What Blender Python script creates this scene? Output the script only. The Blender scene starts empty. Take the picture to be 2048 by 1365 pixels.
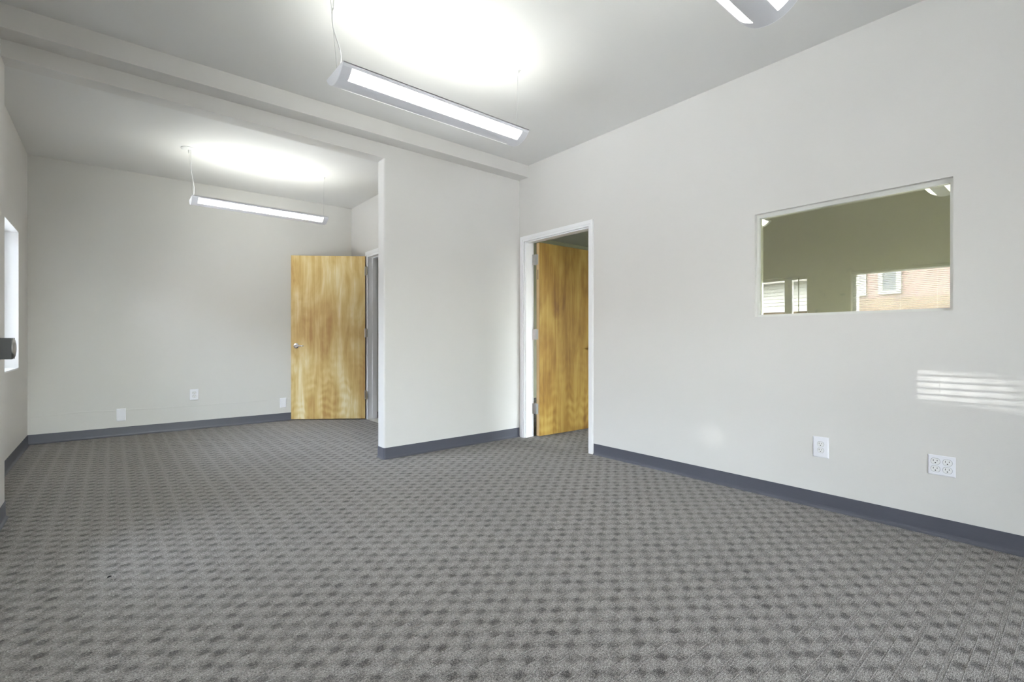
import bpy, bmesh, math, random
from mathutils import Vector, Matrix
random.seed(7)
R = math.radians
scn = bpy.context.scene
COL = scn.collection

# ------------------------------------------------------------------ camera
cam_d = bpy.data.cameras.new('camera')
cam_d.lens = 961.9 / 2048 * 36.0
cam_d.sensor_width = 36.0
cam_d.shift_y = -2.5 / 2048
cam_d.clip_start = 0.02
cam = bpy.data.objects.new('camera', cam_d)
COL.objects.link(cam)
cam.location = (0, 0, 1.0)
cam.rotation_euler = (R(90), 0, R(50.28 - 90))
scn.camera = cam

# ------------------------------------------------------------------ world
world = bpy.data.worlds.new('sky'); scn.world = world
world.use_nodes = True
wn = world.node_tree.nodes; wl = world.node_tree.links
wn.clear()
wo = wn.new('ShaderNodeOutputWorld'); wb = wn.new('ShaderNodeBackground')
sky = wn.new('ShaderNodeTexSky'); sky.sky_type = 'NISHITA'
sky.sun_disc = False; sky.sun_elevation = R(52); sky.sun_rotation = R(60)
sky.air_density = 1.0; sky.dust_density = 2.5; sky.ozone_density = 1.0
haze = wn.new('ShaderNodeRGBToBW'); hmix = wn.new('ShaderNodeMix'); hmix.data_type = 'RGBA'   # thin high haze: a paler sky
hmix.inputs[0].default_value = 0.66
wl.new(sky.outputs[0], haze.inputs[0]); wl.new(sky.outputs[0], hmix.inputs[6]); wl.new(haze.outputs[0], hmix.inputs[7])
wl.new(hmix.outputs[2], wb.inputs[0]); wl.new(wb.outputs[0], wo.inputs[0])
wb.inputs[1].default_value = 5.2

# ------------------------------------------------------------------ sun (over the roof, lights the houses across the street)
sun_d = bpy.data.lights.new('sun', 'SUN'); sun_d.energy = 7.0; sun_d.angle = R(0.6)
sun_d.color = (1.0, 0.98, 0.95)
sun = bpy.data.objects.new('sun', sun_d); COL.objects.link(sun)
sun.rotation_euler = Vector((-0.75, 0.35, -0.85)).to_track_quat('-Z', 'Y').to_euler()

# spot lamps added outside, standing in for sun glints on the right wall
def glint_spot(src, dst, size, sx, watts):
    gd = bpy.data.lights.new('sun_glint', 'SPOT'); gd.energy = watts; gd.spot_size = R(size); gd.spot_blend = 0.6
    gd.shadow_soft_size = 0.004; gd.color = (1, 1, 1)
    g = bpy.data.objects.new('sun_glint', gd); COL.objects.link(g); g.location = src
    g.rotation_euler = (Vector(dst) - Vector(src)).to_track_quat('-Z', 'Y').to_euler(); g.scale = (sx, 1, 1)
for gy, gz, gw in ((0.53, 0.762, 1000), (0.43, 0.756, 900), (0.33, 0.749, 700), (0.22, 0.742, 500)):
    glint_spot((-7.6, 4.13, 2.36), (3.231, gy, gz), 0.72, 1.0, gw)
glint_spot((-7.6, 4.97, 2.20), (3.231, 1.70, 0.325), 0.55, 1.0, 380)

# ------------------------------------------------------------------ exposure
scn.view_settings.view_transform = 'Standard'
scn.view_settings.look = 'None'
scn.view_settings.gamma = 1.0
scn.view_settings.use_curve_mapping = False
scn.view_settings.exposure = 1.02
scn.cycles.use_denoising = True
scn.cycles.light_sampling_threshold = 0.0
scn.cycles.max_bounces = 14
scn.cycles.diffuse_bounces = 8
scn.cycles.transparent_max_bounces = 16
scn.cycles.sample_clamp_indirect = 8.0
LAMP_UP = 2.5        # W, upward light of each pendant
DIFFUSER = 3.0      # radiance of the diffusers

# ================================================================== materials
def mat(name, color=(0.8, 0.8, 0.8), rough=0.5, metal=0.0, spec=0.5):
    m = bpy.data.materials.new(name); m.use_nodes = True
    b = m.node_tree.nodes['Principled BSDF']
    b.inputs['Base Color'].default_value = (*color, 1)
    b.inputs['Roughness'].default_value = rough
    b.inputs['Metallic'].default_value = metal
    b.inputs['Specular IOR Level'].default_value = spec
    return m

class NT:
    """tiny helper to write node maths"""
    def __init__(s, m):
        s.t = m.node_tree; s.n = s.t.nodes; s.l = s.t.links; s.b = s.n['Principled BSDF']
    def put(s, sock, v):
        if isinstance(v, (int, float)): sock.default_value = v
        elif isinstance(v, tuple): sock.default_value = v
        else: s.l.new(v, sock)
    def math(s, op, a, b=None, c=None, clamp=False):
        n = s.n.new('ShaderNodeMath'); n.operation = op; n.use_clamp = clamp
        s.put(n.inputs[0], a)
        if b is not None: s.put(n.inputs[1], b)
        if c is not None: s.put(n.inputs[2], c)
        return n.outputs[0]
    def coord(s, kind='Object'):
        return s.n.new('ShaderNodeTexCoord').outputs[kind]
    def mapping(s, v, scale=(1, 1, 1), loc=(0, 0, 0), rot=(0, 0, 0)):
        n = s.n.new('ShaderNodeMapping'); s.l.new(v, n.inputs[0])
        n.inputs['Scale'].default_value = scale; n.inputs['Location'].default_value = loc
        n.inputs['Rotation'].default_value = rot
        return n.outputs[0]
    def noise(s, v, scale=5, detail=3, rough=0.5, dist=0.0):
        n = s.n.new('ShaderNodeTexNoise'); s.l.new(v, n.inputs['Vector'])
        n.inputs['Scale'].default_value = scale; n.inputs['Detail'].default_value = detail
        n.inputs['Roughness'].default_value = rough; n.inputs['Distortion'].default_value = dist
        return n.outputs['Fac']
    def sep(s, v):
        n = s.n.new('ShaderNodeSeparateXYZ'); s.l.new(v, n.inputs[0]); return n.outputs
    def smooth(s, v, a, b, o0=0.0, o1=1.0):
        n = s.n.new('ShaderNodeMapRange'); n.interpolation_type = 'SMOOTHSTEP'
        s.put(n.inputs[0], v); n.inputs[1].default_value = a; n.inputs[2].default_value = b
        n.inputs[3].default_value = o0; n.inputs[4].default_value = o1
        return n.outputs[0]
    def lin(s, v, a, b, o0, o1):
        n = s.n.new('ShaderNodeMapRange'); s.put(n.inputs[0], v)
        n.inputs[1].default_value = a; n.inputs[2].default_value = b
        n.inputs[3].default_value = o0; n.inputs[4].default_value = o1
        return n.outputs[0]
    def mix(s, f, a, b, mode='MIX'):
        n = s.n.new('ShaderNodeMix'); n.data_type = 'RGBA'; n.blend_type = mode
        s.put(n.inputs[0], f); s.put(n.inputs[6], a); s.put(n.inputs[7], b)
        return n.outputs[2]
    def ramp(s, f, stops):
        n = s.n.new('ShaderNodeValToRGB'); s.l.new(f, n.inputs[0])
        e = n.color_ramp.elements
        while len(e) > 1: e.remove(e[-1])
        e[0].position = stops[0][0]; e[0].color = (*stops[0][1], 1)
        for p, c in stops[1:]:
            k = e.new(p); k.color = (*c, 1)
        return n.outputs[0]
    def bump(s, h, strength=0.3, dist=0.01):
        n = s.n.new('ShaderNodeBump'); s.l.new(h, n.inputs['Height'])
        n.inputs['Strength'].default_value = strength; n.inputs['Distance'].default_value = dist
        s.l.new(n.outputs[0], s.b.inputs['Normal'])

def paint(name, color, rough=0.42, spec=0.35, seam=False):
    m = mat(name, color, rough, 0, spec); k = NT(m); v = k.coord()
    n1 = k.noise(v, 240, 2, 0.5); n2 = k.noise(v, 1.1, 3, 0.5)
    k.l.new(k.mix(k.lin(n2, 0.3, 0.7, 0, 1), tuple(c * 0.985 for c in color) + (1,), tuple(min(1, c * 1.015) for c in color) + (1,)), k.b.inputs['Base Color'])
    h = k.math('MULTIPLY', n1, 0.0006)
    h = k.math('ADD', h, k.math('MULTIPLY', k.noise(v, 9, 3), 0.0016))
    if seam:   # taped plasterboard joint a hand above the baseboard
        z = k.math('ADD', k.sep(v)[2], k.math('MULTIPLY', k.noise(k.mapping(v, (1, 1, 0)), 3, 3), 0.05))
        g = k.math('SUBTRACT', 1.0, k.smooth(k.math('ABSOLUTE', k.math('SUBTRACT', z, 0.292)), 0.0, 0.012))
        h = k.math('ADD', h, k.math('MULTIPLY', g, 0.0022))
    k.bump(h, 0.5, 1.0)
    return m

WALL = paint('wall_paint', (0.67, 0.655, 0.63))
WALLF = paint('far_wall_paint', (0.655, 0.645, 0.615), seam=True)
CEIL = paint('ceiling_paint', (0.72, 0.715, 0.70), 0.6, 0.2)
ROOM2 = paint('neighbour_room_paint', (0.60, 0.60, 0.45), 0.6, 0.2)
TRIM = mat('white_trim_enamel', (0.87, 0.87, 0.88), 0.30, 0, 0.5)
SASH = mat('window_frame_enamel', (0.72, 0.72, 0.68), 0.35)
PLATE = mat('white_plate_plastic', (0.82, 0.82, 0.86), 0.28, 0, 0.5)
SOCK = mat('socket_plastic', (0.80, 0.80, 0.80), 0.35)
SLOT = mat('socket_slot_dark', (0.02, 0.02, 0.02), 0.8)
RUBBER = mat('grey_rubber_base', (0.098, 0.102, 0.128), 0.38, 0, 0.5)
k = NT(RUBBER); nz = k.noise(k.mapping(k.coord(), (3, 3, 60)), 6, 3)
k.l.new(k.mix(nz, (0.074, 0.077, 0.096, 1), (0.092, 0.095, 0.118, 1)), k.b.inputs['Base Color'])
STEEL = mat('satin_steel', (0.46, 0.46, 0.45), 0.34, 1.0)
CHROME = mat('polished_chrome', (0.78, 0.78, 0.80), 0.12, 1.0)
BRASS = mat('worn_brass', (0.35, 0.22, 0.08), 0.35, 1.0)
BLACK = mat('black_plastic', (0.005, 0.005, 0.005), 0.4)
LINT = mat('black_lint', (0.01, 0.01, 0.012), 0.9)
HOUSING = mat('lamp_housing_white', (0.72, 0.72, 0.75), 0.4, 0, 0.4)
CAPM = mat('lamp_end_cap_white', (0.82, 0.82, 0.85), 0.4, 0, 0.4)
k = NT(HOUSING); nz = k.noise(k.mapping(k.coord(), (1, 1, 1)), 300, 1)
k.bump(k.math('MULTIPLY', nz, 0.0004), 0.4, 1.0)
CORD = mat('white_cord', (0.75, 0.75, 0.74), 0.5)
WIRE = mat('thin_steel_wire', (0.5, 0.5, 0.5), 0.4, 0.6)
TILE = mat('pale_threshold', (0.62, 0.60, 0.55), 0.4)
HALLP = paint('corridor_paint', (0.74, 0.74, 0.73), 0.5, 0.3)
STICK = mat('small_printed_label', (0.20, 0.16, 0.11), 0.5)

def emis(name, color, strength, base=(0.85, 0.85, 0.85)):
    m = mat(name, base, 0.4)
    b = m.node_tree.nodes['Principled BSDF']
    b.inputs['Emission Color'].default_value = (*color, 1)
    b.inputs['Emission Strength'].default_value = strength
    return m
DIFF = emis('lit_diffuser', (0.97, 1.0, 0.93), DIFFUSER, (0.75, 0.75, 0.72))
TUBE = emis('lit_tube', (0.97, 1.0, 0.93), 3.0)

def glass(name, refl, tint, rough=0.0, smudge=False):
    m = bpy.data.materials.new(name); m.use_nodes = True
    n = m.node_tree.nodes; l = m.node_tree.links; n.clear()
    o = n.new('ShaderNodeOutputMaterial'); mx = n.new('ShaderNodeMixShader')
    t = n.new('ShaderNodeBsdfTransparent'); t.inputs[0].default_value = (*tint, 1)
    g = n.new('ShaderNodeBsdfGlossy'); g.inputs['Roughness'].default_value = rough
    g.inputs[0].default_value = (0.95, 0.95, 0.86, 1) if smudge else (0.96, 0.97, 0.95, 1)
    f = n.new('ShaderNodeFresnel'); f.inputs[0].default_value = 1.5
    a = n.new('ShaderNodeMath'); a.operation = 'MULTIPLY_ADD'
    l.new(f.outputs[0], a.inputs[0]); a.inputs[1].default_value = refl[0]; a.inputs[2].default_value = refl[1]
    a.use_clamp = True
    l.new(a.outputs[0], mx.inputs[0]); l.new(t.outputs[0], mx.inputs[1]); l.new(g.outputs[0], mx.inputs[2])
    last = mx.outputs[0]
    if smudge:    # dusty finger marks low on the pane
        tc = n.new('ShaderNodeTexCoord'); nz = n.new('ShaderNodeTexNoise'); nz.inputs['Scale'].default_value = 22
        nz.inputs['Detail'].default_value = 5; l.new(tc.outputs['Object'], nz.inputs['Vector'])
        r = n.new('ShaderNodeMapRange'); l.new(nz.outputs['Fac'], r.inputs[0])
        r.inputs[1].default_value = 0.60; r.inputs[2].default_value = 0.80; r.inputs[3].default_value = 0; r.inputs[4].default_value = 0.25
        sp = n.new('ShaderNodeSeparateXYZ'); l.new(tc.outputs['Object'], sp.inputs[0])
        zr = n.new('ShaderNodeMapRange'); l.new(sp.outputs[2], zr.inputs[0])
        zr.inputs[1].default_value = 0.10; zr.inputs[2].default_value = 0.35; zr.inputs[3].default_value = 1.0; zr.inputs[4].default_value = 0.08
        zm = n.new('ShaderNodeMath'); zm.operation = 'MULTIPLY'; l.new(r.outputs[0], zm.inputs[0]); l.new(zr.outputs[0], zm.inputs[1])
        r = zm
        d = n.new('ShaderNodeBsdfDiffuse'); d.inputs[0].default_value = (0.8, 0.8, 0.75, 1)
        m2 = n.new('ShaderNodeMixShader'); l.new(r.outputs[0], m2.inputs[0]); l.new(last, m2.inputs[1]); l.new(d.outputs[0], m2.inputs[2])
        last = m2.outputs[0]
    l.new(last, o.inputs[0])
    return m
PANE = glass('window_glass', (1.0, 0.0), (0.96, 0.97, 0.96))
PANE2 = glass('interior_window_glass', (0.8, 0.28), (0.88, 0.88, 0.74), smudge=True)

# ---- carpet
CARPET = mat('woven_carpet', (0.2, 0.2, 0.2), 0.95, 0, 0.1)
k = NT(CARPET)
v = k.coord()
wob = k.noise(v, 26, 3, 0.6); x0, y0, z0 = k.sep(v)
wx = k.math('ADD', x0, k.math('MULTIPLY', k.math('SUBTRACT', wob, 0.5), 0.022))
wy = k.math('ADD', y0, k.math('MULTIPLY', k.math('SUBTRACT', k.noise(v, 30, 3, 0.6), 0.5), 0.014))
PX, PY = 0.111, 0.0865
def per(c, off, period):    # distance in metres to the nearest repeat of off
    a = k.math('SUBTRACT', k.math('FRACT', k.math('ADD', k.math('DIVIDE', k.math('SUBTRACT', c, off), period), 100.5)), 0.5)
    return k.math('MULTIPLY', k.math('ABSOLUTE', a), period)
def cell(cx, cy, w, h):
    a = k.math('SUBTRACT', 1.0, k.smooth(per(wx, cx, PX), w / 2 - 0.009, w / 2 + 0.008))
    b = k.math('SUBTRACT', 1.0, k.smooth(per(wy, cy, PY), h / 2 - 0.007, h / 2 + 0.006))
    return k.math('MULTIPLY', a, b)
dark = k.math('ADD', cell(0.0, 0.0, 0.032, 0.028), cell(0.043, -0.036, 0.032, 0.028), clamp=True)
lite = k.math('ADD', cell(0.0565, 0.0, 0.055, 0.030), cell(0.099, -0.036, 0.055, 0.030), clamp=True)
def rib(off):
    return k.math('SUBTRACT', 1.0, k.smooth(per(y0, off, PY), 0.0006, 0.0024))
ribs = k.math('MAXIMUM', rib(0.0175), k.math('MAXIMUM', rib(-0.018), rib(0.0305)))
fib = k.noise(k.mapping(v, (0.6, 1.3, 1)), 300, 2, 0.7)
fib2 = k.noise(k.mapping(v, (0.5, 1.5, 1)), 130, 2, 0.6)
cord = k.math('MULTIPLY', k.math('ADD', k.math('SINE', k.math('MULTIPLY', y0, 2 * math.pi / 0.0046)), 1.0), 0.5)
big = k.noise(v, 1.4, 3)
cell_var = k.noise(v, 14, 1)
val = k.math('ADD', 0.50, k.math('MULTIPLY', lite, 0.12))
val = k.math('SUBTRACT', val, k.math('MULTIPLY', dark, k.lin(cell_var, 0.35, 0.65, 0.05, 0.28)))
val = k.math('ADD', val, k.math('MULTIPLY', ribs, 0.10))
val = k.math('ADD', val, k.math('MULTIPLY', k.math('SUBTRACT', fib, 0.5), 2.3))
val = k.math('ADD', val, k.math('MULTIPLY', k.math('SUBTRACT', fib2, 0.5), 0.75))
val = k.math('ADD', val, k.math('MULTIPLY', k.math('SUBTRACT', cord, 0.5), 0.07))
val = k.math('ADD', val, k.math('MULTIPLY', k.math('SUBTRACT', big, 0.5), 0.10))
colr = k.ramp(val, [(0.0, (0.034, 0.032, 0.029)), (0.30, (0.110, 0.101, 0.094)), (0.52, (0.228, 0.211, 0.196)), (0.78, (0.370, 0.342, 0.318)), (1.0, (0.56, 0.54, 0.51))])
k.l.new(colr, k.b.inputs['Base Color'])
k.b.inputs['Sheen Weight'].default_value = 0.12
hgt = k.math('ADD', k.math('MULTIPLY', lite, 0.0016), k.math('MULTIPLY', dark, -0.0034))
hgt = k.math('ADD', hgt, k.math('MULTIPLY', ribs, 0.0016))
hgt = k.math('ADD', hgt, k.math('MULTIPLY', fib, 0.0016))
k.bump(hgt, 0.9, 1.0)

# ---- wood veneer
def wood(name, cols, seed=0.0, ripple=1.0):
    m = mat(name, cols[1], 0.32, 0, 0.45); k = NT(m)
    v = k.mapping(k.coord(), (1, 1, 1), (seed, 0, seed * 1.7))
    warp = k.noise(k.mapping(v, (5, 5, 0.9)), 1.6, 4, 0.55, 0.6)
    streak = k.noise(k.mapping(v, (30, 30, 0.8)), 1.0, 4, 0.6, 0.4)
    fine = k.noise(k.mapping(v, (260, 260, 5)), 1.0, 2, 0.6)
    patch = k.noise(k.mapping(v, (3.2, 3.2, 1.3)), 1.0, 3, 0.5, 1.2)
    x, y, z = k.sep(v)
    ph = k.math('ADD', k.math('MULTIPLY', z, 62.0), k.math('MULTIPLY', k.noise(k.mapping(v, (7, 7, 2.0)), 1.0, 2), 16.0))
    rp = k.math('SINE', ph)
    amt = k.math('MULTIPLY', k.smooth(k.sep(k.coord())[2], 0.95, 0.25, 0.15, 1.0), k.smooth(k.noise(k.mapping(v, (6, 6, 2)), 1.0, 2), 0.35, 0.65))
    f = k.math('MULTIPLY', warp, 0.75)
    f = k.math('ADD', f, k.math('MULTIPLY', streak, 0.40))
    f = k.math('ADD', f, k.math('MULTIPLY', patch, 0.50))
    f = k.math('ADD', f, k.math('MULTIPLY', fine, 0.10))
    f = k.math('ADD', f, k.math('MULTIPLY', k.math('MULTIPLY', rp, amt), 0.055 * ripple))
    f = k.lin(f, 0.68, 1.10, 0, 1)
    k.l.new(k.ramp(f, [(0, cols[0]), (0.35, cols[1]), (0.65, cols[2]), (1, cols[3])]), k.b.inputs['Base Color'])
    return m
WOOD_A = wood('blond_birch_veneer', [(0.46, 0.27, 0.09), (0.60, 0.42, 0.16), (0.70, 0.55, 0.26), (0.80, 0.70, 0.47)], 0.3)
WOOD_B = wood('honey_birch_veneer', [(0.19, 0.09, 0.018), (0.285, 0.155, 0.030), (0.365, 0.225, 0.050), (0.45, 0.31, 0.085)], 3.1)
WOODEDGE = mat('raw_wood_edge', (0.60, 0.42, 0.22), 0.5)
WOODDK = mat('dark_door_edge', (0.10, 0.055, 0.03), 0.5)

# ---- outdoors
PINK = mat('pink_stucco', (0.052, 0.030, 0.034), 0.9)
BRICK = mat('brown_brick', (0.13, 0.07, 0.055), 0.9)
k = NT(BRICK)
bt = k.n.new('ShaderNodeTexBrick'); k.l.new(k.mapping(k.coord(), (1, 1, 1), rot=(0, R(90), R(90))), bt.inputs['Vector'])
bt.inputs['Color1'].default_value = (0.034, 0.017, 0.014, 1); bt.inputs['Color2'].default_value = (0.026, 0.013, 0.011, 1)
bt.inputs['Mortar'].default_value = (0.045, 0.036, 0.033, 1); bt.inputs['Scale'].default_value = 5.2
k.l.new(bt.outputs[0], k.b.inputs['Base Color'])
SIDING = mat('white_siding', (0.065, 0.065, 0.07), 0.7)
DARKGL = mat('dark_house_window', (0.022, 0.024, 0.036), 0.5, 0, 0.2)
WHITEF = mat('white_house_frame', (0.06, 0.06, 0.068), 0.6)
ROOFM = mat('grey_shingle', (0.20, 0.19, 0.20), 0.9)
ASPH = mat('street_asphalt', (0.50, 0.50, 0.49), 0.9)
CONC = mat('sidewalk_concrete', (0.70, 0.69, 0.67), 0.9)
for mm in (ASPH, CONC, ROOFM, PINK):
    k = NT(mm); c = k.b.inputs['Base Color'].default_value[:3]
    k.l.new(k.mix(k.noise(k.coord(), 6, 5), tuple(q * 0.85 for q in c) + (1,), tuple(min(1, q * 1.12) for q in c) + (1,)), k.b.inputs['Base Color'])
BLIND = mat('blind_slat_white', (0.72, 0.72, 0.70), 0.45)
WAND = mat('dark_blind_wand', (0.03, 0.03, 0.03), 0.4)

# ================================================================== mesh helpers
def mesh_obj(name, bm, m, parent=None, smooth=False, bevel=0.0, seg=2):
    if bevel > 0:
        es = [e for e in bm.edges if len(e.link_faces) == 2 and e.calc_face_angle(0) > 0.5]
        bmesh.ops.bevel(bm, geom=es, offset=bevel, segments=seg, affect='EDGES', profile=0.5)
    bmesh.ops.recalc_face_normals(bm, faces=bm.faces)
    me = bpy.data.meshes.new(name); bm.to_mesh(me); bm.free()
    if smooth:
        for p in me.polygons: p.use_smooth = True
    for q in (m if isinstance(m, (list, tuple)) else [m]): me.materials.append(q)
    o = bpy.data.objects.new(name, me); COL.objects.link(o)
    if parent is not None: o.parent = parent
    return o

def box(bm, x0, x1, y0, y1, z0, z1, mi=0, M=None):
    vs = [bm.verts.new(Vector(p)) for p in ((x0, y0, z0), (x1, y0, z0), (x1, y1, z0), (x0, y1, z0), (x0, y0, z1), (x1, y0, z1), (x1, y1, z1), (x0, y1, z1))]
    if M is not None:
        for q in vs: q.co = M @ q.co
    for f in ((0, 3, 2, 1), (4, 5, 6, 7), (0, 1, 5, 4), (1, 2, 6, 5), (2, 3, 7, 6), (3, 0, 4, 7)):
        fc = bm.faces.new([vs[i] for i in f]); fc.material_index = mi
    return vs

def boxes(name, lst, m, parent=None, bevel=0.0):
    bm = bmesh.new()
    for b in lst: box(bm, *b)
    return mesh_obj(name, bm, m, parent, bevel=bevel)

def tube(bm, pts, r, n=10, caps=True):
    pts = [Vector(p) for p in pts]; rings = []
    up = Vector((0, 0, 1))
    for i, p in enumerate(pts):
        t = (pts[min(i + 1, len(pts) - 1)] - pts[max(i - 1, 0)]).normalized()
        a = t.cross(up)
        if a.length < 0.1: a = t.cross(Vector((1, 0, 0)))
        a.normalize(); b = t.cross(a)
        rr = r[i] if isinstance(r, (list, tuple)) else r
        rings.append([bm.verts.new(p + (a * math.cos(q) + b * math.sin(q)) * rr) for q in [2 * math.pi * j / n for j in range(n)]])
    for A, B in zip(rings, rings[1:]):
        for j in range(n): bm.faces.new((A[j], A[(j + 1) % n], B[(j + 1) % n], B[j]))
    if caps: bm.faces.new(rings[0][::-1]); bm.faces.new(rings[-1])

def prism(bm, poly, axis, a, b, mi=0):
    """poly: 2D points; extruded along axis (0=x,1=y,2=z) from a to b"""
    def mk(p, t):
        return {0: (t, p[0], p[1]), 1: (p[0], t, p[1]), 2: (p[0], p[1], t)}[axis]
    A = [bm.verts.new(mk(p, a)) for p in poly]; B = [bm.verts.new(mk(p, b)) for p in poly]
    n = len(poly)
    for i in range(n):
        f = bm.faces.new((A[i], A[(i + 1) % n], B[(i + 1) % n], B[i])); f.material_index = mi
    f = bm.faces.new(A[::-1]); f.material_index = mi
    f = bm.faces.new(B); f.material_index = mi

def wall(name, axis, a, b, u0, u1, z0, z1, holes, m):
    """solid wall, faces at axis=a and axis=b, running u0..u1 and z0..z1, with rectangular holes (u0,u1,z0,z1)"""
    us = sorted({u0, u1, *[h[0] for h in holes], *[h[1] for h in holes]}); us = [u for u in us if u0 <= u <= u1]
    zs = sorted({z0, z1, *[h[2] for h in holes], *[h[3] for h in holes]}); zs = [z for z in zs if z0 <= z <= z1]
    solid = lambda i, j: 0 <= i < len(us) - 1 and 0 <= j < len(zs) - 1 and not any(
        h[0] <= (us[i] + us[i + 1]) / 2 <= h[1] and h[2] <= (zs[j] + zs[j + 1]) / 2 <= h[3] for h in holes)
    bm = bmesh.new(); cache = {}
    def V(t, u, z):
        key = (t, u, z)
        if key not in cache: cache[key] = bm.verts.new((t, u, z) if axis == 0 else (u, t, z))
        return cache[key]
    for i in range(len(us) - 1):
        for j in range(len(zs) - 1):
            if not solid(i, j): continue
            A, B, C, D = us[i], us[i + 1], zs[j], zs[j + 1]
            bm.faces.new((V(a, A, C), V(a, B, C), V(a, B, D), V(a, A, D)))
            bm.faces.new((V(b, A, C), V(b, A, D), V(b, B, D), V(b, B, C)))
            if not solid(i - 1, j): bm.faces.new((V(a, A, C), V(a, A, D), V(b, A, D), V(b, A, C)))
            if not solid(i + 1, j): bm.faces.new((V(a, B, C), V(b, B, C), V(b, B, D), V(a, B, D)))
            if not solid(i, j - 1): bm.faces.new((V(a, A, C), V(b, A, C), V(b, B, C), V(a, B, C)))
            if not solid(i, j + 1): bm.faces.new((V(a, A, D), V(a, B, D), V(b, B, D), V(b, A, D)))
    o = mesh_obj(name, bm, m); o['kind'] = 'structure'
    return o

def struct(o): o['kind'] = 'structure'; return o

def empty(name, loc=(0, 0, 0), rz=0.0):
    o = bpy.data.objects.new(name, None); COL.objects.link(o)
    o.empty_display_size = 0.1; o.location = loc; o.rotation_euler = (0, 0, rz)
    return o

def tag(o, label, cat, group=None):
    o['label'] = label; o['category'] = cat
    if group: o['group'] = group
    return o

# ================================================================== room shell
XR, YP, ZC = 3.231, 3.770, 2.7585
XE, XL, XA, XAR = 1.744, -0.465, -0.62, 2.47
YPB = 3.895                 # back of the partition
XOUT = -0.80                # outer face of the street wall
YB = -2.6                   # back of the room, behind the camera
TW = 0.115                  # partition thickness

bm = bmesh.new(); box(bm, XOUT, 7.2, YB - 0.12, 6.9, -0.12, 0.0)
struct(mesh_obj('floor', bm, CARPET))
bm = bmesh.new(); box(bm, XOUT, 7.2, YB - 0.12, 6.9, ZC, ZC + 0.2)
struct(mesh_obj('ceiling', bm, CEIL))

WINR = (0.440, 1.405, 1.147, 1.8185)       # interior window in the right wall
DR = (2.815, 3.700, 0.0, 2.012)            # rough opening of the right-hand door
wall('wall_right', 0, XR, XR + TW, YB, 6.5, 0, ZC, [WINR, DR], WALL)

# partition with soft bull-nosed end
bm = bmesh.new()
rr = 0.014
poly = [(XR, YP), (XR, YPB)]
for cx_, cy_, a0 in ((XE + rr, YPB - rr, 90), (XE + rr, YP + rr, 180)):
    for q in range(5):
        an = R(a0 + 90 * q / 4); poly.append((cx_ + rr * math.cos(an), cy_ + rr * math.sin(an)))
prism(bm, poly, 2, 0.0, 2.5175)
struct(mesh_obj('wall_partition', bm, WALL))
# header above the opening, flush with the partition
bm = bmesh.new()
prism(bm, [(XA, 2.540), (XE, 2.5175), (XR, 2.5175), (XR, ZC), (XA, ZC)], 1, YP, YPB)
struct(mesh_obj('wall_header', bm, WALL))
# dropped beam in front of it
bm = bmesh.new()
prism(bm, [(XL - 0.05, 2.632), (XR, 2.6405), (XR, ZC), (XL - 0.05, ZC)], 1, 3.629, YP)
struct(mesh_obj('trim_1', bm, WALL))

WA = (2.379, 3.080, 0.25, 1.845)          # street windows
WB = (0.930, 1.900, 0.25, 1.845)
WC_FILL = (-2.20, -1.50, 0.25, 1.845)  # unseen window, added behind the camera for more daylight
WD = (4.00, 5.880, 0.748, 1.925)
wall('wall_left', 0, XL, XOUT, YB, 3.888, 0, ZC, [WA, WB, WC_FILL], WALL)
wall('wall_alcove_left', 0, XA, XOUT, 3.888, 6.6, 0, ZC, [WD], WALL)
# far wall, not quite square to the room
def yfar(x): return 6.4236 - 0.0317 * x
bm = bmesh.new()
prism(bm, [(XOUT, yfar(XOUT)), (XR + TW, yfar(XR + TW)), (XR + TW, 6.8), (XOUT, 6.8)], 2, 0, ZC)
struct(mesh_obj('wall_far', bm, WALLF))
DA = (4.93, 5.800, 0.0, 2.046)
wall('wall_alcove_right', 0, XAR, XAR + TW, YPB, yfar(XAR) + 0.01, 0, ZC, [DA], WALL)
WE_FILL = (-0.4, 1.5, 0.10, 1.95)  # unseen opening, added in the back wall to raise the daylight
wall('wall_back', 1, YB, YB - 0.12, XOUT, 7.2, 0, ZC, [WE_FILL, (3.8, 6.6, 0.4, 2.3)], WALL)
# the neighbouring room, seen through the door and the pane
wall('wall_neighbour_right', 0, 7.0, 7.12, YB, 6.9, 0, ZC, [], ROOM2)
wall('wall_neighbour_far', 1, 6.10, 6.22, XR + TW, 7.0, 0, ZC, [], ROOM2)
wall('wall_neighbour_left', 0, XR + TW, XR + TW + 0.012, YB, 6.1, 0, ZC, [WINR, DR], ROOM2)

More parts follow.
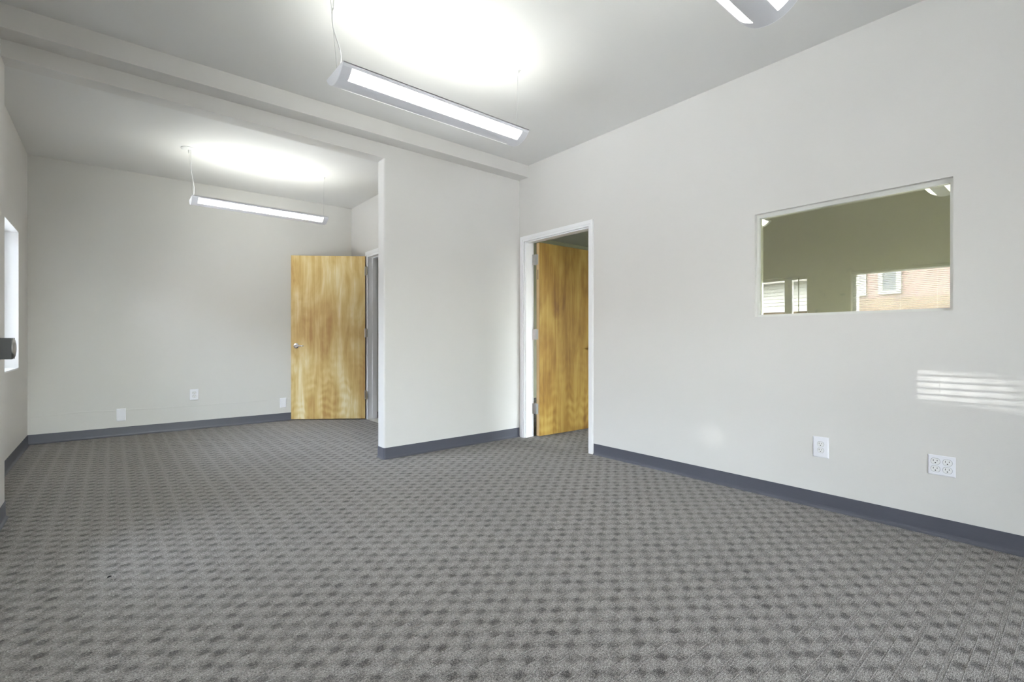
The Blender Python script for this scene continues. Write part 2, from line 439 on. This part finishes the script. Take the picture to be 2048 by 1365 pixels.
# ------------------------------------------------------------------ baseboards (coved rubber base)
PROF = [(0.0, 0.094), (0.003, 0.095), (0.0042, 0.093), (0.0046, 0.022), (0.006, 0.013), (0.011, 0.006), (0.0155, 0.0035), (0.0165, 0.0005), (0.0, 0.0005)]
def sweep(name, path, side=1, hs=1.0):
    """side=+1: profile sticks out to the left of the path direction"""
    P = [Vector((p[0], p[1], 0)) for p in path]; bm = bmesh.new(); rows = []
    for i, p in enumerate(P):
        d0 = (P[i] - P[i - 1]).normalized() if i else (P[1] - P[0]).normalized()
        d1 = (P[i + 1] - P[i]).normalized() if i < len(P) - 1 else d0
        n0 = Vector((-d0.y, d0.x, 0)) * side; n1 = Vector((-d1.y, d1.x, 0)) * side
        n = (n0 + n1); n = n / max(0.3, n.length_squared) * 2
        rows.append([bm.verts.new(p + n * o + Vector((0, 0, z * hs))) for o, z in PROF])
    k_ = len(PROF)
    for A, B in zip(rows, rows[1:]):
        for j in range(k_): bm.faces.new((A[j], A[(j + 1) % k_], B[(j + 1) % k_], B[j]))
    bm.faces.new(rows[0][::-1]); bm.faces.new(rows[-1])
    return struct(mesh_obj(name, bm, RUBBER))
def arc(cx_, cy_, r, a0, a1, n=5):
    return [(cx_ + r * math.cos(R(a0 + (a1 - a0) * i / n)), cy_ + r * math.sin(R(a0 + (a1 - a0) * i / n))) for i in range(n + 1)]
sweep('baseboard_right', [(XR, YB), (XR, 2.770)], 1)
sweep('baseboard_partition', [(XR - 0.004, YP)] + arc(XE + rr, YP + rr, rr, 270, 180) + arc(XE + rr, YPB - rr, rr, 180, 90) + [(XAR, YPB), (XAR, 4.85)], 1 if False else 1)
sweep('baseboard_far', [(XAR, 5.885), (XAR, yfar(XAR)), (XA, yfar(XA)), (XA, 3.888), (XL, 3.888), (XL, YB)], 1)

# ------------------------------------------------------------------ door casings and jambs
def profile_strip(bm, kind, a0, a1, fixed, face, out, w):
    pass
def door_trim(name, X, thick, o, head, foot=0.0, cw=0.055, ct=0.013, stop_at=0.5):
    """white casing on the X- side, jamb lining through the wall and the door stop. o=(y0,y1) clear opening"""
    y0, y1 = o
    bm = bmesh.new()
    # two-step casing: thick outer edge, thinner inner edge
    for (dx, inset0, inset1) in ((ct, 0.0, 0.60), (ct * 0.6, 0.60, 1.0)):
        yo0, yi0 = y0 - cw * (1 - inset0), y0 - cw * (1 - inset1)
        yo1, yi1 = y1 + cw * (1 - inset0), y1 + cw * (1 - inset1)
        zo, zi = head + cw * (1 - inset0), head + cw * (1 - inset1)
        # mitred left, top, right
        for poly in ([(yo0, foot), (yi0, foot), (yi0, zi), (yo0, zo)], [(yo1, zo), (yi1, zi), (yi1, foot), (yo1, foot)], [(yo0, zo), (yi0, zi), (yi1, zi), (yo1, zo)]):
            prism(bm, poly, 0, X - dx, X)
    c = struct(mesh_obj(name, bm, TRIM))
    bm = bmesh.new()
    j = 0.012
    box(bm, X - 0.004, X + thick + 0.002, y0 - j, y0, foot, head + j)
    box(bm, X - 0.004, X + thick + 0.002, y1, y1 + j, foot, head + j)
    box(bm, X - 0.004, X + thick + 0.002, y0, y1, head, head + j)
    mesh_obj('door_jamb', bm, TRIM, c)
    bm = bmesh.new()
    s0, s1 = stop_at
    box(bm, s0, s1, y0, y0 + 0.011, foot, head)
    box(bm, s0, s1, y1 - 0.011, y1, foot, head)
    box(bm, s0, s1, y0 + 0.011, y1 - 0.011, head - 0.011, head)
    mesh_obj('door_stop', bm, TRIM, c)
    return c
trim2 = door_trim('trim_2', XR, TW + 0.012, (2.827, 3.692), 2.000, cw=0.052, stop_at=(XR + 0.012, XR + 0.070))
trim3 = door_trim('trim_3', XAR, TW, (4.942, 5.790), 2.036, cw=0.070, stop_at=(XAR + 0.050, XAR + 0.095))
bm = bmesh.new(); box(bm, XAR - 0.01, XAR + TW + 0.5, 4.942, 5.790, 0.0, 0.006)
struct(mesh_obj('trim_4', bm, TILE, bevel=0.002))
bm = bmesh.new(); box(bm, XR - 0.010, XR - 0.0005, YPB, yfar(XR), 0.0, ZC)
struct(mesh_obj('wall_corridor', bm, HALLP))

# ------------------------------------------------------------------ doors
def hinge(parent, x, y, z, ax, h=0.100):
    """pin at x,y; ax = list of two leaf directions (unit 2D vectors)"""
    bm = bmesh.new(); tube(bm, [(x, y, z - h / 2), (x, y, z + h / 2)], 0.0075, 12)
    for s in (-1, 1): tube(bm, [(x, y, z + s * h / 2), (x, y, z + s * (h / 2 + 0.006))], [0.0062, 0.003], 10)
    hg = mesh_obj('hinge', bm, STEEL, parent, smooth=False)
    for d in ax:
        bm = bmesh.new(); w = d[2]
        M = Matrix.Translation((x, y, z)) @ Matrix.Rotation(math.atan2(d[1], d[0]), 4, 'Z')
        box(bm, 0.004, w, -0.0016, 0.0016, -h / 2 + 0.001, h / 2 - 0.001, M=M)
        for q in (-0.032, 0.0, 0.032):
            box(bm, w * 0.55, w * 0.55 + 0.006, -0.0024, 0.0024, q - 0.003, q + 0.003, M=M)
        mesh_obj('hinge_leaf', bm, STEEL, hg)
    return hg

def lever(parent, x, z, face, toward, mats=(CHROME, CHROME)):
    """door local frame: leaf in the XZ plane, face = -1/+1 (local y side), lever pointing toward local x"""
    t = 0.022
    bm = bmesh.new()
    y0 = face * t
    tube(bm, [(x, y0, z), (x, y0 + face * 0.006, z), (x, y0 + face * 0.011, z), (x, y0 + face * 0.013, z)], [0.033, 0.033, 0.028, 0.018], 28)
    h = mesh_obj('lever_rose', bm, mats[0], parent, smooth=False)
    bm = bmesh.new()
    tube(bm, [(x, y0 + face * 0.010, z), (x, y0 + face * 0.045, z), (x, y0 + face * 0.052, z)], [0.013, 0.0115, 0.009], 18)
    pts = [(x - toward * 0.004, y0 + face * 0.044, z), (x + toward * 0.03, y0 + face * 0.048, z), (x + toward * 0.07, y0 + face * 0.047, z - 0.001), (x + toward * 0.105, y0 + face * 0.040, z - 0.002)]
    tube(bm, pts, [0.011, 0.010, 0.0085, 0.007], 14)
    mesh_obj('lever_arm', bm, mats[1], h, smooth=True)
    return h

def door(name, hx, hy, ang, length, height, woodm, lever_faces, seedlabel):
    d = empty(name, (hx, hy, 0), ang); d['kind'] = 'structure'
    bm = bmesh.new(); box(bm, 0, length, -0.022, 0.022, 0.012, height)
    mesh_obj('door_leaf', bm, woodm, d, bevel=0.0015)
    bm = bmesh.new(); box(bm, -0.0006, 0.0, -0.0205, 0.0205, 0.014, height - 0.002)
    mesh_obj('edge_band', bm, WOODEDGE if name == 'door_1' else WOODDK, d)
    lx = length - 0.062
    for f in (-1, 1): lever(d, lx, 0.905 if name == 'door_1' else 0.925, f, -1)
    bm = bmesh.new(); box(bm, length - 0.0002, length + 0.0012, -0.0125, 0.0125, 0.86, 0.97)
    mesh_obj('latch_plate', bm, STEEL, d)
    return d

# right-hand door, standing open into the next room
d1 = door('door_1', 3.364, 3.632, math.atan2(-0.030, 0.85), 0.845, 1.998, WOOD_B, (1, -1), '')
for z in (1.826, 1.055, 0.289):
    hinge(d1, -0.0065, 0.022 + 0.004, z, [(0.0, -1.0, 0.034), (-0.55, 0.83, 0.036)], h=0.108)
bm = bmesh.new(); box(bm, -0.0016, -0.0007, -0.006, 0.006, 1.62, 1.72)
mesh_obj('edge_label', bm, STICK, d1)
# door of the far recess, swung back towards the far wall
d2 = door('door_2', 2.450, 5.835, math.atan2(0.532, -0.730), 0.903, 2.049, WOOD_A, (1, -1), '')
for z in (1.862, 1.085, 0.311):
    hinge(d2, -0.002, 0.022 + 0.004, z, [(0.2, -1.0, 0.036), (-0.62, 0.60, 0.048)], h=0.105)

# ------------------------------------------------------------------ interior window
w1 = struct(empty('window_1', (XR, (WINR[0] + WINR[1]) / 2, WINR[2])))
yc = (WINR[0] + WINR[1]) / 2; zb = WINR[2]
def rel(b): return (b[0] - XR, b[1] - XR, b[2] - yc, b[3] - yc, b[4] - zb, b[5] - zb)
fx0, fx1 = XR + 0.034, XR + 0.090
y0, y1, z0, z1 = WINR
fw = 0.016
bm = bmesh.new()
box(bm, *rel((fx0, fx1, y0, y0 + fw, z0, z1))); box(bm, *rel((fx0, fx1, y1 - fw, y1, z0, z1)))
box(bm, *rel((fx0, fx1, y0 + fw, y1 - fw, z0, z0 + fw))); box(bm, *rel((fx0, fx1, y0 + fw, y1 - fw, z1 - fw - 0.006, z1)))
mesh_obj('window_frame', bm, SASH, w1)
bm = bmesh.new(); box(bm, *rel((XR + 0.052, XR + 0.056, y0 + fw, y1 - fw, z0 + fw, z1 - fw - 0.006)))
mesh_obj('window_pane', bm, PANE2, w1)

# ------------------------------------------------------------------ street windows
def street_window(n, W, xin, mull=None, blind=False, wand=False, xf=XOUT + 0.02):
    y0, y1, z0, z1 = W; xf0, xf1 = xf, xf + 0.055
    w = struct(empty('window_%d' % n, (XOUT + 0.05, (y0 + y1) / 2, z0)))
    ox, oy, oz = w.location
    r_ = lambda a, b, c, d, e, f: (a - ox, b - ox, c - oy, d - oy, e - oz, f - oz)
    bm = bmesh.new(); t = 0.035
    box(bm, *r_(xf0, xf1, y0, y0 + t, z0, z1)); box(bm, *r_(xf0, xf1, y1 - t, y1, z0, z1))
    box(bm, *r_(xf0, xf1, y0 + t, y1 - t, z0, z0 + t)); box(bm, *r_(xf0, xf1, y0 + t, y1 - t, z1 - t, z1))
    if mull: box(bm, *r_(xf0, xf1, mull[0], mull[1], z0 + t, z1 - t))
    mesh_obj('window_frame', bm, TRIM, w)
    bm = bmesh.new(); box(bm, *r_(xf0 + 0.024, xf0 + 0.028, y0 + t, y1 - t, z0 + t, z1 - t))
    mesh_obj('window_pane', bm, PANE, w)
    bm = bmesh.new(); box(bm, *r_(xf1, xin + 0.02, y0 - 0.02, y1 + 0.02, z0 - 0.022, z0 + 0.002)) if False else box(bm, *r_(xf1, xin, y0, y1, z0, z0 + 0.012))
    mesh_obj('window_sill', bm, TRIM, w)
    if blind:
        xb = xin - 0.035
        bm = bmesh.new(); box(bm, *r_(xb - 0.014, xb + 0.014, y0 + 0.006, y1 - 0.006, z1 - 0.028, z1 - 0.001))
        mesh_obj('blind_headrail', bm, BLIND, w, bevel=0.002)
        bm = bmesh.new(); z = z1 - 0.045; n_ = 0
        while z > z0 + 0.05:
            q = [bm.verts.new((a - ox, b - oy, c - oz)) for a, b, c in ((xb - 0.012, y0 + 0.008, z - 0.0022), (xb - 0.012, y1 - 0.008, z - 0.0022), (xb, y1 - 0.008, z + 0.0008), (xb, y0 + 0.008, z + 0.0008), (xb + 0.012, y1 - 0.008, z + 0.0018), (xb + 0.012, y0 + 0.008, z + 0.0018))]
            bm.faces.new((q[0], q[1], q[2], q[3])); bm.faces.new((q[3], q[2], q[4], q[5]))
            z -= 0.0215
        s = mesh_obj('blind_slats', bm, BLIND, w); s['kind'] = 'stuff'
        bm = bmesh.new(); box(bm, *r_(xb - 0.012, xb + 0.012, y0 + 0.008, y1 - 0.008, z0 + 0.020, z0 + 0.034))
        mesh_obj('blind_bottom_rail', bm, BLIND, w, bevel=0.002)
        for yy in (y0 + 0.16, (y0 + y1) / 2, y1 - 0.16):
            bm = bmesh.new(); tube(bm, [(xb + 0.013 - ox, yy - oy, z0 + 0.03 - oz), (xb + 0.013 - ox, yy - oy, z1 - 0.02 - oz)], 0.0011, 5)
            mesh_obj('blind_cord', bm, BLIND, w)
    if wand:
        bm = bmesh.new(); tube(bm, [(xin - 0.03 - ox, wand - oy, z1 - 0.02 - oz), (xin - 0.03 - ox, wand - oy, z1 - 0.50 - oz)], 0.005, 8)
        tube(bm, [(xin - 0.03 - ox, wand + 0.0 - oy, z1 - 0.50 - oz), (xin - 0.03 - ox, wand - oy, z1 - 0.56 - oz)], 0.008, 8)
        mesh_obj('blind_wand', bm, WAND, w)
    return w
street_window(2, WA, XL, mull=(2.600, 2.690), wand=2.500, xf=XL - 0.13)
street_window(3, WB, XL, blind=True, xf=XL - 0.13)
street_window(4, WC_FILL, XL, mull=(-1.88, -1.82))
w5 = street_window(5, WD, XA, mull=(4.60, 4.66))
bm = bmesh.new(); ox, oy, oz = w5.location
for b in ((XOUT + 0.075, XA + 0.001, WD[1] - 0.006, WD[1], WD[2] + 0.012, WD[3]), (XOUT + 0.075, XA + 0.001, WD[0], WD[1] - 0.006, WD[3] - 0.006, WD[3])):
    box(bm, b[0] - ox, b[1] - ox, b[2] - oy, b[3] - oy, b[4] - oz, b[5] - oz)
mesh_obj('window_lining', bm, TRIM, w5)  # white lining added to the reveal so the daylit jamb comes out brighter

def added_back_window(n, W, bars):  # windows added out of view to let daylight in
    x0, x1, z0, z1 = W; ya, yb = YB - 0.09, YB - 0.04; t = 0.035
    w = struct(empty('window_%d' % n, ((x0 + x1) / 2, YB - 0.06, z0))); ox, oy, oz = w.location
    r_ = lambda a, b, c, d, e, f: (a - ox, b - ox, c - oy, d - oy, e - oz, f - oz)
    bm = bmesh.new()
    box(bm, *r_(x0, x0 + t, ya, yb, z0, z1)); box(bm, *r_(x1 - t, x1, ya, yb, z0, z1))
    box(bm, *r_(x0 + t, x1 - t, ya, yb, z0, z0 + t)); box(bm, *r_(x0 + t, x1 - t, ya, yb, z1 - t, z1))
    for b in bars: box(bm, *r_(b - 0.02, b + 0.02, ya, yb, z0 + t, z1 - t))
    mesh_obj('window_frame', bm, TRIM, w)
    bm = bmesh.new(); box(bm, *r_(x0 + t, x1 - t, ya + 0.02, ya + 0.024, z0 + t, z1 - t))
    mesh_obj('window_pane', bm, PANE, w)
added_back_window(6, WE_FILL, (0.25,))
added_back_window(7, (3.8, 6.6, 0.4, 2.3), (4.73, 5.67))  # unseen, added to light the neighbouring room

# ================================================================== pendant lamps
def pendant(x0, x1, ycn, ztop, left_anchor, right_anchor, label, wavy, canopy=True):
    root = empty('pendant_lamp', ((x0 + x1) / 2, ycn, ztop - 0.064))
    tag(root, label, 'ceiling lamp', 'white pendant strip lamps with curved undersides')
    ox, oy, oz = root.location
    hw, sag = 0.114, 0.060
    Rr = (hw * hw + sag * sag) / (2 * sag)
    def zz(y): return ztop - sag + (Rr - math.sqrt(Rr * Rr - y * y)) - oz
    def shell(bm, ya, yb, xa, xb, n=8, th=0.0025, lift=0.0):
        ys = [ya + (yb - ya) * i / n for i in range(n + 1)]
        lo = [(y, zz(y) + lift) for y in ys]; up = [(y, zz(y) + lift + th) for y in reversed(ys)]
        prism(bm, lo + up, 0, xa - ox, xb - ox)
    E_, RIM, BAND = 0.045, 0.104, 0.047
    bm = bmesh.new()
    shell(bm, -BAND, BAND, x0, x1, 10)
    for xa, xb in ((x0, x0 + E_), (x1 - E_, x1)):
        shell(bm, -RIM, -BAND, xa, xb); shell(bm, BAND, RIM, xa, xb)
    mesh_obj('housing', bm, HOUSING, root)
    for s in (-1, 1):
        bm = bmesh.new()
        ya, yb = (RIM, hw) if s > 0 else (-hw, -RIM)
        shell(bm, ya, yb, x0, x1, 2, 0.004)
        ye = (hw - 0.003, hw) if s > 0 else (-hw, -hw + 0.003)
        box(bm, x0 - ox, x1 - ox, ye[0], ye[1], ztop - 0.004 - oz, ztop + 0.004 - oz)
        mesh_obj('side_rail', bm, CAPM, root)
        bm = bmesh.new()
        ya, yb = (BAND, RIM) if s > 0 else (-RIM, -BAND)
        shell(bm, ya + 0.001, yb - 0.001, x0 + E_, x1 - E_, 8, 0.0015, 0.001)
        mesh_obj('diffuser', bm, DIFF, root)
        xe = x0 if s < 0 else x1
        bm = bmesh.new(); n = 16
        ys = [-hw + 2 * hw * i / n for i in range(n + 1)]
        lo = [(y, zz(y) - 0.0008) for y in ys]
        prism(bm, lo + [(hw, ztop + 0.004 - oz), (-hw, ztop + 0.004 - oz)], 0, xe - ox - (0.004 if s < 0 else -0.0002), xe - ox + (-0.0002 if s < 0 else 0.004))
        mesh_obj('end_cap', bm, CAPM, root)
        bm = bmesh.new()
        tube(bm, [(x0 + 0.03 - ox, s * 0.033, ztop - 0.030 - oz), (x1 - 0.03 - ox, s * 0.033, ztop - 0.030 - oz)], 0.008, 10)
        mesh_obj('lamp_tube', bm, TUBE, root)
    # cables
    for xe, an in ((x0 + 0.012, left_anchor), (x1 - 0.012, right_anchor)):
        bm = bmesh.new()
        tube(bm, [(xe - ox, 0, ztop - 0.03 - oz), (an[0] - ox, an[1] - oy, ZC - 0.012 - oz)], 0.0011, 6)
        mesh_obj('suspension_cable', bm, WIRE, root)
    # plain hook plate on the right
    ax, ay = right_anchor
    bm = bmesh.new()
    tube(bm, [(ax - ox, ay - oy, ZC - oz - 0.0005), (ax - ox, ay - oy, ZC - 0.004 - oz)], [0.016, 0.014], 16)
    tube(bm, [(ax - ox, ay - oy, ZC - 0.003 - oz), (ax - ox, ay - oy, ZC - 0.010 - oz), (ax - ox, ay - oy, ZC - 0.020 - oz), (ax - ox, ay - oy, ZC - 0.034 - oz)], [0.004, 0.008, 0.009, 0.003], 12)
    mesh_obj('ceiling_hook', bm, CORD, root, smooth=False)
    ax, ay = left_anchor
    bm = bmesh.new()
    tube(bm, [(ax - ox, ay - oy, ZC - oz - 0.0005), (ax - ox, ay - oy, ZC - 0.005 - oz), (ax - ox, ay - oy, ZC - 0.011 - oz), (ax - ox, ay - oy, ZC - 0.014 - oz)], [0.062, 0.062, 0.050, 0.022], 32)
    tube(bm, [(ax - ox, ay - oy, ZC - 0.012 - oz), (ax - ox, ay - oy, ZC - 0.040 - oz)], [0.006, 0.005], 10)
    mesh_obj('canopy', bm, CORD, root)
    # power cord
    bm = bmesh.new()
    a = Vector((x0 + 0.016, ycn - 0.012, ztop - 0.03)); b = Vector((ax + 0.014, ay - 0.006, ZC - 0.012))
    pts = []
    for i in range(25):
        t = i / 24; p = a.lerp(b, t)
        w = math.sin(t * math.pi)
        p.x += w * wavy * math.sin(t * 2 * math.pi * 1.0 + 0.4) + 0.004 * w
        p.y -= w * wavy * 0.5 * math.sin(t * 2 * math.pi * 1.0 + 0.9)
        pts.append((p.x - ox, p.y - oy, p.z - oz))
    tube(bm, pts, 0.0032, 8)
    mesh_obj('power_cord', bm, CORD, root, smooth=True)
    # the light it throws up at the ceiling
    for s in (-1, 1):      # the reflector throws it out to both sides
        ld = bpy.data.lights.new('uplight', 'AREA'); ld.shape = 'RECTANGLE'; ld.size = (x1 - x0) - 0.08; ld.size_y = 0.08
        ld.energy = LAMP_UP / 2; ld.color = (0.98, 1.0, 0.94)
        lo = bpy.data.objects.new('uplight', ld); COL.objects.link(lo); lo.parent = root
        lo.location = (0, s * 0.045, ztop + 0.004 - oz)
        lo.rotation_euler = (math.pi + s * R(-48), 0, 0)
    return root
pendant(0.858, 2.052, 2.415, 2.342, (0.835, 2.430), (2.034, 2.387), 'long white pendant strip lamp hanging in front of the ceiling beam, in mid room', 0.018)
pendant(0.557, 1.765, 5.290, 2.305, (0.540, 5.300), (1.761, 5.303), 'white pendant strip lamp hanging in the far recess, beyond the ceiling beam', 0.010)
pendant(0.858, 2.052, 0.832, 2.342, (0.835, 0.845), (2.034, 0.805), 'pendant strip lamp with only its rounded right end showing at the top edge', 0.018)

# ================================================================== wall plates
def plate_local(name, w, h, gangs, slots, loc, rz, label, cat, group=None, gang_pitch=0.046, rs=1.0):
    """local frame: plate in XZ plane facing -Y"""
    root = empty(name, loc, rz); tag(root, label, cat, group)
    bm = bmesh.new()
    for_face = [(-w / 2, -h / 2), (w / 2, -h / 2), (w / 2, h / 2), (-w / 2, h / 2)]
    ins = 0.004
    A = [bm.verts.new((x, -0.0005, z)) for x, z in for_face]
    B = [bm.verts.new((x, -0.0035, z)) for x, z in for_face]
    Cc = [bm.verts.new((x - math.copysign(ins, x), -0.0065, z - math.copysign(ins, z))) for x, z in for_face]
    for P_, Q_ in ((A, B), (B, Cc)):
        for i in range(4): bm.faces.new((P_[i], P_[(i + 1) % 4], Q_[(i + 1) % 4], Q_[i]))
    bm.faces.new(Cc); bm.faces.new(A[::-1])
    mesh_obj('cover_plate', bm, PLATE, root)
    xs = [(g - (gangs - 1) / 2) * gang_pitch for g in range(gangs)]
    if slots:
        for x in xs:
            for s in (1, -1):
                zc = s * 0.0187 * rs
                rw, rh = 0.0172 * rs, 0.0143 * rs
                poly = []
                for i in range(28):
                    a = 2 * math.pi * i / 28
                    poly.append((x + rw * math.cos(a), zc + max(-rh, min(rh, rw * math.sin(a)))))
                bm = bmesh.new(); prism(bm, [(p[0] * 1.0 + (p[0] - x) * 0.07, p[1] + (p[1] - zc) * 0.07) for p in poly], 1, -0.0068, -0.0064)
                gp = mesh_obj('receptacle_gap', bm, GAPM, root)
                bm = bmesh.new(); prism(bm, poly, 1, -0.0084, -0.0060)
                rc = mesh_obj('receptacle', bm, SOCK, root)
                bm = bmesh.new()
                box(bm, x - 0.0075 * rs - 0.0011, x - 0.0075 * rs + 0.0011, -0.0088, -0.0080, zc + 0.0002, zc + 0.0082 * rs)
                box(bm, x + 0.0065 * rs - 0.0011, x + 0.0065 * rs + 0.0011, -0.0088, -0.0080, zc + 0.0008, zc + 0.0076 * rs)
                tube(bm, [(x, -0.0079, zc - 0.0068 * rs), (x, -0.0088, zc - 0.0068 * rs)], 0.0026 * rs, 12)
                mesh_obj('socket_slots', bm, SLOT, rc)
            bm = bmesh.new(); tube(bm, [(x, -0.0062, 0), (x, -0.0074, 0)], [0.0030, 0.0022], 12)
            mesh_obj('screw', bm, PLATE, root)
    else:
        for zs_ in (-h * 0.30, h * 0.30):
            bm = bmesh.new(); tube(bm, [(0, -0.0062, zs_), (0, -0.0074, zs_)], [0.0028, 0.0020], 12)
            mesh_obj('screw', bm, PLATE, root)
    return root
GAPM = mat('receptacle_gap_grey', (0.22, 0.22, 0.23), 0.7)
# on the right wall (facing -X): rotate local -Y to world -X
RW = R(-90)
plate_local('wall_outlet', 0.083, 0.122, 1, True, (XR, 1.0225, 0.3635), RW, 'white duplex power outlet on the right wall, below the left half of the interior window', 'outlet', rs=0.98)
plate_local('wall_outlet', 0.106, 0.101, 2, True, (XR, 0.4830, 0.3620), RW, 'wide white plate with four sockets low on the right wall', 'outlet', rs=1.03)
AF = math.atan2(-0.0317, 1)
plate_local('wall_outlet', 0.082, 0.122, 1, True, (0.702, yfar(0.702), 0.388), AF, 'small white duplex outlet in the middle of the far wall', 'outlet')
plate_local('blank_wall_plate', 0.076, 0.126, 1, False, (0.070, yfar(0.070), 0.222), AF, 'blank white cover plate at the left, just above the far baseboard', 'wall plate')
plate_local('blank_wall_plate', 0.072, 0.118, 1, False, (1.620, yfar(1.620), 0.222), AF, 'blank white cover plate beside the open wooden door of the recess', 'wall plate')

# ================================================================== dark box at the left edge
bx = empty('wall_box', (XL, 3.545, 0.955))
tag(bx, 'small black box with a round metal face on the wall at the left edge', 'wall fixture')
bm = bmesh.new(); box(bm, 0.0, 0.072, -0.056, 0.056, -0.054, 0.054)
mesh_obj('box_body', bm, BLACK, bx, bevel=0.003)
bm = bmesh.new()
tube(bm, [(0.071, 0, 0), (0.074, 0, 0), (0.079, 0, 0), (0.082, 0, 0), (0.0825, 0, 0)], [0.052, 0.052, 0.044, 0.025, 0.004], 32)
mesh_obj('round_face', bm, STEEL, bx, smooth=True)

# lint on the carpet
bm = bmesh.new()
tube(bm, [(-0.006, -0.004, 0.0015), (-0.002, 0.000, 0.004), (0.003, 0.002, 0.004), (0.008, 0.006, 0.0015)], [0.001, 0.0034, 0.0036, 0.001], 8)
lint = mesh_obj('lint_speck', bm, LINT, smooth=True); lint.location = (0.0, 0.0, 0.0)
lint.location = (-0.011, 2.635, 0.0)
tag(lint, 'tiny black fleck of lint on the carpet at the lower left', 'lint')

# ================================================================== the street outside
bm = bmesh.new(); box(bm, -30, XOUT, -30, 40, -0.60, -0.45)
struct(mesh_obj('ground', bm, ASPH))
bm = bmesh.new(); box(bm, -3.0, XOUT, -30, 40, -0.449, -0.30)
struct(mesh_obj('sidewalk', bm, CONC))

def house_window(parent, x, y0, y1, z0, z1, fr=0.09, bar=None, glassm=None):
    px, py, pz = parent.location
    bm = bmesh.new()
    box(bm, x - px, x + 0.05 - px, y0 - py, y0 + fr - py, z0 - pz, z1 - pz); box(bm, x - px, x + 0.05 - px, y1 - fr - py, y1 - py, z0 - pz, z1 - pz)
    box(bm, x - px, x + 0.05 - px, y0 + fr - py, y1 - fr - py, z0 - pz, z0 + fr - pz); box(bm, x - px, x + 0.05 - px, y0 + fr - py, y1 - fr - py, z1 - fr - pz, z1 - pz)
    if bar: box(bm, x - px, x + 0.04 - px, y0 + fr - py, y1 - fr - py, bar - 0.03 - pz, bar + 0.03 - pz)
    w = mesh_obj('window', bm, WHITEF, parent)
    bm = bmesh.new(); box(bm, x + 0.001 - px, x + 0.02 - px, y0 + fr - py, y1 - fr - py, z0 + fr - pz, z1 - fr - pz)
    mesh_obj('pane', bm, glassm or DARKGL, w)

pk = empty('pink_house', (-8.0, 0, -0.45))
tag(pk, 'pink stucco house with brown brick base across the street, mirrored in the pane', 'building')
bm = bmesh.new(); box(bm, -6, 0, -9, 4.25, 2.46, 4.3); mesh_obj('upper_wall', bm, PINK, pk)
bm = bmesh.new(); box(bm, -6, 0.05, -9, 4.25, 0, 2.46); mesh_obj('brick_base', bm, BRICK, pk)
bm = bmesh.new(); box(bm, -6.3, 0.35, -9.3, 4.4, 4.3, 4.45); mesh_obj('roof', bm, ROOFM, pk)
house_window(pk, -8.0 + 0.01, 2.90, 3.35, 2.12, 3.6)
house_window(pk, -8.0 + 0.01, 3.60, 4.20, 2.10, 3.6, bar=2.6, glassm=WHITEF)
house_window(pk, -8.0 + 0.01, -1.2, 0.1, 2.4, 3.6, bar=3.0)
wh = empty('white_house', (-8.6, 0, -0.45))
tag(wh, 'white clapboard house with dark lower storey across the street, mirrored in the pane', 'building')
bm = bmesh.new()
z = 2.35
while z < 3.08:
    prism(bm, [(0.0, z), (0.035, z), (0.012, z + 0.1), (0.0, z + 0.1)], 1, 4.45, 16)
    z += 0.1
s = mesh_obj('siding', bm, SIDING, wh); s['kind'] = 'stuff'
for p in s.data.polygons: pass
bm = bmesh.new(); box(bm, -6, 0.0, 4.45, 16, 2.30, 3.6); mesh_obj('upper_wall', bm, SIDING, wh)
bm = bmesh.new(); box(bm, -6, 0.0, 4.45, 16, 0, 2.30); mesh_obj('lower_wall', bm, BRICK, wh)
bm = bmesh.new(); box(bm, -6, 0.45, 4.45, 16, 3.12, 3.30); mesh_obj('eave', bm, ROOFM, wh)
bm = bmesh.new(); box(bm, 0.0, 0.10, 4.45, 16, 2.26, 2.36); mesh_obj('trim_board', bm, WHITEF, wh)
bm = bmesh.new(); box(bm, 0.0, 0.04, 4.6, 16, 0, 1.95); mesh_obj('garage_door', bm, DARKGL, wh)
